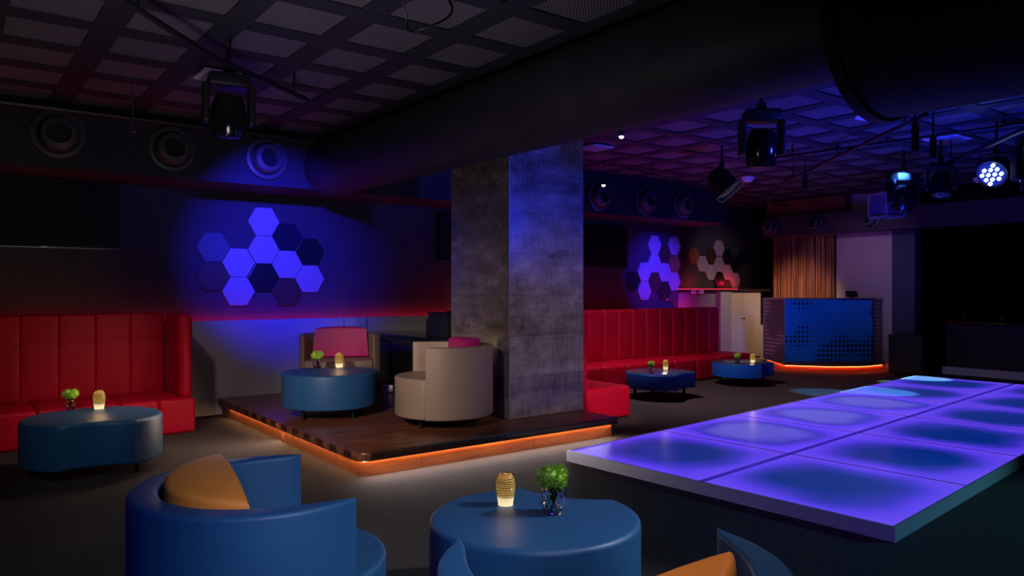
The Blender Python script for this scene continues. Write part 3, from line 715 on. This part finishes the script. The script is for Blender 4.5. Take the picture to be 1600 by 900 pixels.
hexes([(13.57, 2.37, 'pale', 'topmost pale hexagon on the niche wall'), (13.57, 2.02, 'pale', 'pale hexagon below the topmost one on the niche wall'),
 (13.0, 2.02, 'pale', 'violet-lit pale hexagon at the left on the niche wall'), (13.285, 2.19, 'brown', 'brown hexagon left of the top column on the niche wall'),
 (12.715, 2.19, 'copper', 'orange-copper hexagon alone at the far left of the niche wall'), (13.285, 1.84, 'pale', 'pale hexagon below the brown one on the niche wall'),
 (13.855, 1.85, 'pale', 'reddish-lit pale hexagon right of the middle on the niche wall'), (13.57, 1.67, 'black', 'black hexagon lowest in the middle column of the niche wall'),
 (14.14, 1.67, 'pale', 'bright red-lit hexagon lowest at the right on the niche wall'), (14.14, 2.02, 'black', 'black hexagon above the bright red-lit one on the niche wall'),
 (13.855, 2.2, 'black', 'black hexagon right of the topmost pale one on the niche wall'), (14.425, 2.19, 'black', 'black hexagon at the far right of the niche wall')], 10.4, .38, .34, 'hexagon panels on the niche wall')

# ------------------------------------------------------------------ soffit air nozzles
def nozzle(loc, rz, s, label, group, m):
    t = thing('air_nozzle', label, 'air nozzle', loc, rz, group)
    def ring(prof, name, mm):
        b = bm_(); n = 36; rg = [[b.verts.new((r*math.cos(2*PI*i/n), -y, r*math.sin(2*PI*i/n))) for i in range(n)] for r, y in prof]
        for A_, B_ in zip(rg, rg[1:]):
            for i in range(n): b.faces.new((A_[i], A_[(i+1)%n], B_[(i+1)%n], B_[i]))
        b.faces.new(rg[0]); b.faces.new(rg[-1][::-1]); finish(name, b, mm, t)
    ring([(.215*s, 0), (.235*s, .02), (.235*s, .05), (.20*s, .065), (.17*s, .03)], 'mounting_ring', m)
    ring([(.16*s, .005), (.175*s, .07), (.15*s, .14), (.105*s, .165), (.095*s, .12), (.09*s, .05)], 'ball_nozzle', m)
    ring([(.088*s, .03), (.088*s, .10)], 'dark_bore', m_black)
m_noz = mat('nozzle_paint', (.09, .08, .09), .4)
for (x, z, lab) in ((.91, 3.0, 'first round air nozzle on the soffit from the left, above the big television'), (1.95, 2.97, 'second round air nozzle on the soffit from the left'), (2.96, 2.97, 'blue-lit round air nozzle above the left hexagon cluster'),
                 (8.17, 2.93, 'round air nozzle on the soffit immediately right of the pillar'), (9.22, 2.93, 'middle air nozzle of three on the soffit right of the pillar'), (10.15, 2.93, 'farthest of three air nozzles on the soffit right of the pillar')):
    nozzle((x, 8.549, z), 0, 1.0, lab, 'round soffit air nozzles', m_noz)
for (y, lab) in ((9.1, 'air nozzle at the left above the copper curtain'), (8.12, 'air nozzle above the middle of the reception bulkhead'), (7.02, 'air nozzle above the pale reception wall')):
    nozzle((13.598, y, 2.755), R(-90), .75, lab, 'bulkhead air nozzles', m_noz)

# ------------------------------------------------------------------ reception: curtain, desk, cabinets
b = bm_(); box(b, 13.975, 14.0, 7.91, 9.3, 0, 2.56); struct('trim_8', b, mat('curtain_gap_shade', (.05, .02, .012), .6))  # dark sheet added behind the strands, its colour gives the gaps their shade
b = bm_(); n = 0; y = 7.93
while y < 9.26:
    x = 13.93+random.uniform(-.02, .02); wv = random.uniform(-.005, .005); r = .0048
    tube(b, [(x, y, 2.55), (x+.004, y+wv, 1.7), (x, y+wv*1.6, .9), (x, y, .05)], r, 5)
    y += .0155
for zz in (2.552,): box(b, 13.89, 13.97, 7.9, 9.28, zz-.012, zz+.006)
o = finish('bead_curtain', b, m_copper); tag(o, 'copper strand curtain hanging behind the reception desk', 'curtain', None, 'stuff')
dk = thing('reception_platform', 'low curved base with red-orange glowing edge under the reception desk', 'platform', (13.2, 7.8, 0))
fl0, fr0 = at(1226, 566, .155), at(1364, 565.5, .155); bl = at(1193, 560, .155)
dvec = (fr0-fl0).normalized(); nrm = Vector((-dvec.y, dvec.x, 0)); nrm = nrm if nrm.dot(Vector((ST, CT, 0))) > 0 else -nrm
rt = at(1378, 563, .155)
base = [at(1196, 570, .0), at(1226, 580, 0), at(1300, 582.5, 0), at(1350, 582, 0), at(1380, 579, 0), at(1384, 577, 0)]
pl = [(p.x, p.y) for p in base]+[(13.86, 6.95), (13.86, 9.2), (13.5, 9.2)]
org = Vector((13.2, 7.8, 0)); loc_ = lambda pts, s=1: [(x-org.x, y-org.y) for x, y in pts]
def shrink(pts, k):
    cx = sum(p[0] for p in pts)/len(pts); cy = sum(p[1] for p in pts)/len(pts); return [(min(13.86, cx+(x-cx)*k), cy+(y-cy)*k) for x, y in pts]
b = bm_(); prism(b, loc_(pl), .105, .150, .004, 2); finish('platform_top', b, m_wood, dk)
b = bm_(); prism(b, loc_(shrink(pl, .965)), 0, .105); finish('riser', b, mat('riser_red', (.50, .09, .03), .5), dk)
b = bm_(); strip(b, [Vector((p[0], p[1], .1003)) for p in loc_(shrink(pl, .975))[:6]], .1003, .1045, .012); o = finish('led_strip', b, m_redled2, dk, False); o['label'] = 'red-orange glowing light strip'
de = thing('reception_desk', 'angular reception desk with blue perforated front and grey perforated side', 'desk', (fl0.x, fl0.y, .152))
ang = math.atan2(dvec.y, dvec.x); de.rotation_euler = (0, 0, ang)
Li = Matrix.Rotation(-ang, 3, 'Z'); tl = lambda p: Li@(Vector((p.x, p.y, 0))-Vector((fl0.x, fl0.y, 0)))
FRl, BLl, RTl = tl(fr0), tl(bl), tl(rt)
HD = 1.165; WD = FRl.x
def slab(bm, a, c, th, z0, z1, inward):
    a, c = Vector((a[0], a[1], 0)), Vector((c[0], c[1], 0)); d = (c-a).normalized(); n = Vector((-d.y, d.x, 0))*th*inward
    lo = [bm.verts.new(p+Vector((0, 0, z0))) for p in (a, c, c+n, a+n)]; hi = [bm.verts.new(p+Vector((0, 0, z1))) for p in (a, c, c+n, a+n)]
    bm.faces.new(lo); bm.faces.new(hi[::-1])
    for k in range(4): bm.faces.new((lo[k], lo[(k+1)%4], hi[(k+1)%4], hi[k]))
sgn = 1 if tl(Vector((13.9, 8.3, 0))).y > 0 else -1
b = bm_(); slab(b, (0, 0), (WD, 0), .03, .01, HD-.03, sgn); finish('front_panel', b, m_deskblue, de, False)
b = bm_(); slab(b, (BLl.x, BLl.y), (-.006, 0), .03, .01, HD-.03, sgn); ul = Vector((BLl.x, BLl.y)).normalized(); finish('side_panel', b, perf_sheet('grey_perforated_left', (.13, .11, .14), (.6, .5, .46), .4, .3, .065, (ul.x, ul.y)), de, False)
b = bm_(); slab(b, (WD+.006, 0), (RTl.x, RTl.y), .03, .01, HD-.03, sgn); ul = Vector((RTl.x-WD, RTl.y)).normalized(); finish('side_panel', b, perf_sheet('grey_perforated_right', (.13, .11, .14), (.6, .5, .46), .4, .3, .065, (ul.x, ul.y)), de, False)
b = bm_()
top = [(BLl.x-.02, BLl.y), (-.015, -.02*sgn), (WD+.01, -.02*sgn), (RTl.x+.02, RTl.y), (RTl.x-.1, RTl.y+.15*sgn), (WD-.1, .22*sgn), (.1, .25*sgn), (BLl.x+.25, BLl.y+.1*sgn)]
prism(b, top, HD-.03, HD, .004, 2); finish('desk_top', b, m_alu, de)
b = bm_(); slab(b, (-.008, -.002*sgn), (.006, -.002*sgn), .01, .01, HD-.03, -sgn); slab(b, (WD-.006, 0), (WD+.012, 0), .01, .01, HD-.03, -sgn)
slab(b, (BLl.x-.008, BLl.y), (BLl.x+.006, BLl.y), .02, .0, HD-.03, -sgn); slab(b, (0, 0), (WD, 0), .014, 0, .012, -sgn)
finish('edge_trim', b, m_alu, de, False)
mo = thing('monitor', 'small black monitor back standing on the reception desk', 'monitor', tuple(at(1341, 467, 1.318)-Vector((0, 0, .0)))[:2]+(1.318,), ang)
mp_ = Li.inverted()@Vector((WD*.80, .13*sgn, 0))+Vector((fl0.x, fl0.y, 1.318)); mo.location = mp_
b = bm_(); box(b, -.11, .11, -.012, .012, .02, .13, .004, M=Matrix.Rotation(R(-12), 4, 'X')); finish('screen', b, m_black, mo, False)
b = bm_(); box(b, -.05, .05, -.05, .05, 0, .012, .002); box(b, -.012, .012, -.012, .012, .012, .05); finish('stand', b, m_black, mo, False)
cb = thing('storage_cabinet', 'cream full-height cabinets with dark knobs between the banquette and the curtain', 'cabinet', (12.56, 9.40, 0))
b = bm_(); box(b, 0, 1.12, 0.022, .6, 0, 1.42, .002); finish('body', b, m_cream, cb, False)
for i in range(2):
    x0 = .003+i*.50; b = bm_(); box(b, x0, x0+.494, 0, .02, .08, 1.41, .003); d = finish('door', b, m_cream, cb, False)
    b = bm_(); kx = x0+.46 if i == 0 else x0+.035
    cyl(b, (kx, 0, .88), (kx, -.025, .88), .012, n=12); finish('knob', b, m_black, d)
b = bm_(); box(b, 1.0, 1.115, 0, .02, .08, 1.41, .003); d = finish('side_filler', b, m_cream, cb, False)
t = thing('niche_shelf_unit', 'dark open slot beside the cream cabinets behind the desk', 'shelf', (13.70, 9.40, 0))
b = bm_(); box(b, 0, .28, .12, .6, 0, 1.42); finish('back', b, m_dark, t, False)
b = bm_(); box(b, 0, .28, 0, .12, 0, .72); finish('lower_front', b, m_cream, t, False)
b = bm_(); box(b, 0, .28, .0, .12, 1.12, 1.15); finish('shelf', b, m_black, t, False)
for i, x in enumerate((11.40, 11.62)):
    t = thing('power_outlet', 'white double outlet under the niche shelf edge, %s one' % ('left' if i == 0 else 'right'), 'power outlet', (x, 9.368, 1.39), 0, 'white outlets under the niche shelf')
    b = bm_(); box(b, 0, .15, -.012, 0, 0, .07, .003); finish('plate', b, m_white, t, False)
    b = bm_(); box(b, .02, .06, -.014, -.012, .02, .05); box(b, .09, .13, -.014, -.012, .02, .05); finish('socket', b, m_pale, t, False)

# ------------------------------------------------------------------ dark bar on the right
t = thing('bar_counter', 'long black bar counter in the dark recess at the right', 'counter', (14.02, -1.0, 0))
b = bm_(); box(b, 0.02, .6, 0, 6.9, 0, .88, .004); finish('front', b, m_dark, t, False)
b = bm_(); box(b, -.02, .66, 0, 6.95, .88, .93, .004); finish('countertop', b, m_blackgloss, t, False)
sp = at(1398, 580, 0)
t = thing('subwoofer', 'black floor speaker cabinet beside the dark blue pier', 'speaker', (13.42, 6.02, 0), R(8))
b = bm_(); box(b, 0, .5, 0, .56, .0, .68, .012); finish('cabinet', b, m_black, t, False)
b = bm_(); box(b, -.012, 0, .04, .52, .04, .64, .004); finish('grille', b, m_dark, t, False)
b = bm_(); tube(b, [(.15, -.004, .5), (.15, -.03, .5), (.35, -.03, .5), (.35, -.004, .5)], .008, 6); finish('handle', b, m_black, t)
for (px, py, lab) in ((1452, 500, 'small clear tumbler on the black bar, left one'), (1490, 501, 'small clear tumbler on the black bar, right one')):
    b = bm_(); lathe(b, [(.03, 0), (.036, .10), (.033, .10), (.027, .008)], 16); o = finish('tumbler', b, m_glass); p = at(px, py, .931); 
    o.location = (14.2, 5.1 if px > 1470 else 5.7, .931); tag(o, lab, 'glass', 'tumblers on the bar')
b = bm_(); lathe(b, [(.05, 0), (.16, .035), (.165, .04), (.15, .036), (.04, .01)], 28); o = finish('bowl', b, m_chrome); o.location = (14.25, 4.55, .931); tag(o, 'shallow metal bowl on the black bar', 'bowl')

# ------------------------------------------------------------------ ceiling fittings
def diffuser(px, py, s, rz, label, round_=False):
    p = at(px, py, 3.27); t = thing('ceiling_diffuser', label, 'ceiling fitting', (p.x, p.y, 3.282), rz, 'white ceiling fittings')
    b = bm_()
    if round_: lathe(b, [(s*.42, -.03), (s*.5, -.02), (s*.5, 0)], 28)
    else: box(b, -s/2, s/2, -s/2, s/2, -.02, 0, .004)
    finish('cover', b, m_white, t, False)
    b = bm_()
    if round_: lathe(b, [(s*.15, -.036), (s*.18, -.03)], 20)
    else: box(b, -s*.38, s*.38, -s*.38, s*.38, -.026, -.0201, .002)
    finish('grille', b, m_pale, t, False)
diffuser(345, 120, .36, 0, 'white rectangular ceiling plate behind the left moving head')
diffuser(1480, 217, .40, 0, 'white square ceiling plate at the upper right')
diffuser(1366, 181, .36, 0, 'white round ceiling fitting below the wide duct', True)
diffuser(930, 231, .34, 0, 'white ceiling plate just right of the pillar top')
def dome(px, py, label):
    p = at(px, py-4, 3.27); b = bm_(); lathe(b, [(.01, -.085), (.06, -.075), (.09, -.045), (.10, -.012), (.11, 0)], 24); o = finish('ceiling_detector', b, m_white); o.location = (p.x, p.y, 3.282); tag(o, label, 'detector', 'white dome detectors')
dome(1168, 282, 'small white dome on the ceiling below the big moving head'); dome(1531, 283, 'small white dome on the ceiling below the bright blue stage light')

def pipe(name, pts, r, label, hang=True, group=None):
    t = thing(name, label, 'lighting rail', pts[0], 0, group); o0 = Vector(pts[0]); b = bm_(); tube(b, [Vector(p)-o0 for p in pts], r, 10); finish('rail', b, m_black, t)
    a, c = Vector(pts[0])-o0, Vector(pts[-1])-o0
    for u in (.1, .5, .9):
        q = a.lerp(c, u); b = bm_(); cyl(b, q, (q.x, q.y, 3.302-o0.z), .008, n=6); finish('hanger', b, m_black, t)
    return t
zr = 3.12
pipe('lighting_rail', [at(1225, 285, zr), at(1447, 178, zr)], .022, 'black track rail slanting across the ceiling toward the reception')
pipe('lighting_rail', [at(1205, 247, 3.16), at(1620, 190, 3.16)], .016, 'thin black pipe running right across the ceiling')
pipe('lighting_rail', [at(1395, 292, 3.0), at(1640, 185, 3.0)], .025, 'black stage-light bar at the upper right')
pipe('lighting_rail', [at(170, -15, 3.12), at(330, 88, 3.12), at(480, 156, 3.12)], .02, 'black rail with stage light at the upper left')
pipe('lighting_rail', [(-4.0, 8.2, 3.18), (3.3, 8.2, 3.18)], .03, 'dark pipe along the top of the soffit')
pipe('lighting_rail', [at(985, 264, 3.14), at(1230, 322, 3.14)], .014, 'thin dark rail on the ceiling right of the pillar')

def moving_head(loc, rz, tilt, s, label, group='moving-head stage lights', lens=None):
    t = thing('moving_head_light', label, 'stage light', loc, rz, group)      # hangs from loc downward
    top = 3.302-loc[2]
    b = bm_(); cyl(b, (0, 0, 0), (0, 0, top), .016, n=10); box(b, -.035*s, .035*s, -.03*s, .03*s, -.03, .04, .004); finish('clamp', b, m_black, t, False)
    b = bm_(); box(b, -.15*s, .15*s, -.11*s, .11*s, -.13*s, -.03, .015*s); finish('base', b, m_black, t)
    for sg in (-1, 1):
        b = bm_(); rbox(b, sg*.17*s-.025*s, sg*.17*s+.025*s, -.07*s, .07*s, -.42*s, -.11*s, .02*s); finish('yoke_arm', b, m_black, t, angle=70)
    Mx = Matrix.Translation((0, 0, -.34*s))@Matrix.Rotation(tilt, 4, 'X')
    b = bm_(); lathe(b, [(.03*s, .16*s), (.09*s, .15*s), (.125*s, .08*s), (.135*s, -.04*s), (.125*s, -.15*s), (.115*s, -.17*s), (.10*s, -.165*s)], 28)
    bmesh.ops.transform(b, matrix=Mx, verts=b.verts[:]); h = finish('lamp_head', b, m_blackgloss, t)
    b = bm_(); lathe(b, [(.098*s, -.172*s), (.07*s, -.182*s), (.01*s, -.187*s)], 24); bmesh.ops.transform(b, matrix=Mx, verts=b.verts[:]); finish('lens', b, lens or m_lens, h)
    return t
def par_can(loc, rz, tilt, s, label, lens, leds=False, group='stage wash lights'):
    t = thing('par_light', label, 'stage light', loc, rz, group); top = 3.302-loc[2]
    b = bm_(); cyl(b, (0, 0, 0), (0, 0, top), .014, n=8); box(b, -.025, .025, -.025, .025, -.03, .03, .004); finish('clamp', b, m_black, t, False)
    b = bm_(); tube(b, [(-.16*s, 0, -.20*s), (-.16*s, 0, -.03), (.16*s, 0, -.03), (.16*s, 0, -.20*s)], .010*s, 8); finish('yoke', b, m_black, t)
    Mx = Matrix.Translation((0, 0, -.20*s))@Matrix.Rotation(tilt, 4, 'X')
    b = bm_(); lathe(b, [(.05*s, .17*s), (.10*s, .15*s), (.14*s, .05*s), (.145*s, -.12*s), (.15*s, -.13*s), (.15*s, -.14*s), (.13*s, -.135*s)], 28)
    bmesh.ops.transform(b, matrix=Mx, verts=b.verts[:]); h = finish('housing', b, m_black, t)
    b = bm_(); lathe(b, [(.128*s, -.137*s), (.01*s, -.141*s)], 28); bmesh.ops.transform(b, matrix=Mx, verts=b.verts[:]); finish('lens', b, lens, h)
    if leds:
        b = bm_()
        for (u, v) in [(-1, 1), (0, 1), (1, 1), (-1.5, 0), (-.5, 0), (.5, 0), (1.5, 0), (-1, -1), (0, -1), (1, -1), (-.5, 1.9), (.5, -1.9)]:
            bmesh.ops.create_icosphere(b, subdivisions=1, radius=.022*s, matrix=Matrix.Translation((u*.062*s, v*.054*s, -.146*s)))
        bmesh.ops.transform(b, matrix=Mx, verts=b.verts[:]); finish('led_array', b, m_ledwhite, h)
    else:
        b = bm_(); k = .17*s; z = -.15*s
        for (a0, a1, b0, b1) in ((-k, k, -k, -k+.012), (-k, k, k-.012, k), (-k, -k+.012, -k, k), (k-.012, k, -k, k)): box(b, a0, a1, b0, b1, z-.02, z)
        bmesh.ops.transform(b, matrix=Mx, verts=b.verts[:]); finish('gel_frame', b, m_chrome, h, False)
    return t
def hang(px, py, z): p = at(px, py, z); return (p.x, p.y, z)
moving_head(hang(1190, 168, 3.16), R(-40), R(12), 1.05, 'big black moving-head light hanging over the middle of the room')
moving_head(hang(357, 112, 3.12), R(-10), R(10), .95, 'black moving-head light hanging at the upper left before a white plate')
moving_head(hang(1412, 268, 3.02), R(-30), R(20), 1.0, 'left moving-head light of the cluster on the stage-light bar')
moving_head(hang(1470, 250, 3.02), R(-60), R(-20), .85, 'right moving-head light of the cluster on the stage-light bar')
moving_head(hang(1622, 208, 3.02), R(-50), R(15), 1.1, 'black moving-head light cut by the right edge of the photo')
par_can(hang(1128, 258, 3.05), R(25), R(-40), 1.05, 'black tilted stage light with metal gel frame above the right banquette', m_lens)
pl_ = hang(1557, 236, 2.98); tc_ = Vector((0, 0, 1.5))-Vector(pl_); 
par_can(pl_, math.atan2(tc_.y, tc_.x)+PI/2-.35, R(62)*-1, 1.0, 'bright blue multi-LED stage light facing the viewer at the upper right', m_bluelens, True)
def track_spot(px, py, z, ln, label, lit=False):
    p = hang(px, py, z); t = thing('track_spot', label, 'spotlight', p, 0, 'slim track spotlights')
    b = bm_(); cyl(b, (0, 0, 0), (0, 0, -ln), .032, n=16); finish('housing', b, m_black, t)
    b = bm_(); cyl(b, (0, 0, 0), (0, 0, 3.302-z), .01, n=8); finish('stem', b, m_black, t)
    b = bm_(); cyl(b, (0, 0, -ln-.002), (0, 0, -ln+.004), .026, n=16); finish('lens', b, m_warmdot if lit else m_chrome, t)
track_spot(1258, 272, 3.08, .22, 'slim black spotlight at the low end of the slanting track')
track_spot(1430, 192, 3.08, .28, 'slim black spotlight at the high end of the slanting track')
track_spot(1458, 214, 3.04, .22, 'slim black spotlight hanging from the thin pipe')
def bulb(px, py, z, label):
    p = hang(px, py, z); t = thing('mini_spot', label, 'spotlight', p, 0, 'tiny lit spotlights')
    b = bm_(); cyl(b, (0, 0, .02), (0, 0, 3.302-z), .006, n=8); cyl(b, (0, 0, .0), (0, .0, .10), .03, n=14); finish('housing', b, m_black, t)
    b = bm_(); bmesh.ops.create_icosphere(b, subdivisions=2, radius=.026); finish('bulb', b, m_warmdot, t)
bulb(971, 213, 3.12, 'tiny bright spotlight right of the pillar near the duct'); bulb(943, 289, 2.95, 'tiny bright spotlight in front of the soffit right of the pillar')
t = thing('pendant_microphone', 'thin dark rod with small tip hanging before the left soffit', 'hanging rod', (hang(207, 206, 2.85)[0], hang(207, 206, 2.85)[1], 2.85))
b = bm_(); cyl(b, (0, 0, 0), (0, 0, .43), .006, n=8); finish('rod', b, m_chrome, t); b = bm_(); lathe(b, [(.02, -.012), (.028, 0), (.01, .012)], 16); finish('tip', b, m_chrome, t)
# lantern-like speaker box with pale edges
p = hang(1385, 322, 2.75); t = thing('ceiling_speaker', 'cube-shaped box with pale edges hanging beside the stage-light cluster', 'speaker', p, R(-18)); s = .17
b = bm_(); box(b, -s+.02, s-.02, -s+.02, s-.02, -s+.02, s-.02); finish('body', b, mat('speaker_blue', (.10, .14, .3), .4), t, False)
b = bm_()
for a_ in (-1, 1):
    for c_ in (-1, 1):
        box(b, a_*s-.014, a_*s+.014, c_*s-.014, c_*s+.014, -s, s); box(b, -s, s, a_*s-.014, a_*s+.014, c_*s-.014, c_*s+.014); box(b, a_*s-.014, a_*s+.014, -s, s, c_*s-.014, c_*s+.014)
finish('edge_frame', b, m_pale, t, False)
b = bm_(); cyl(b, (0, 0, s), (0, 0, 3.302-p[2]), .012, n=8); finish('hanger', b, m_black, t)
# hanging cable loop at the top
p = hang(660, 14, 3.2); b = bm_(); pts = []
for k in range(25):
    u = k/24; pts.append((.32*u-.16+.04*math.sin(9*u), .10*math.sin(6*u), .084-.22*math.sin(PI*u)))
tube(b, pts, .007, 6); o = finish('hanging_cable', b, m_black); o.location = p; tag(o, 'black cable drooping from the ceiling grid at the top centre', 'cable')
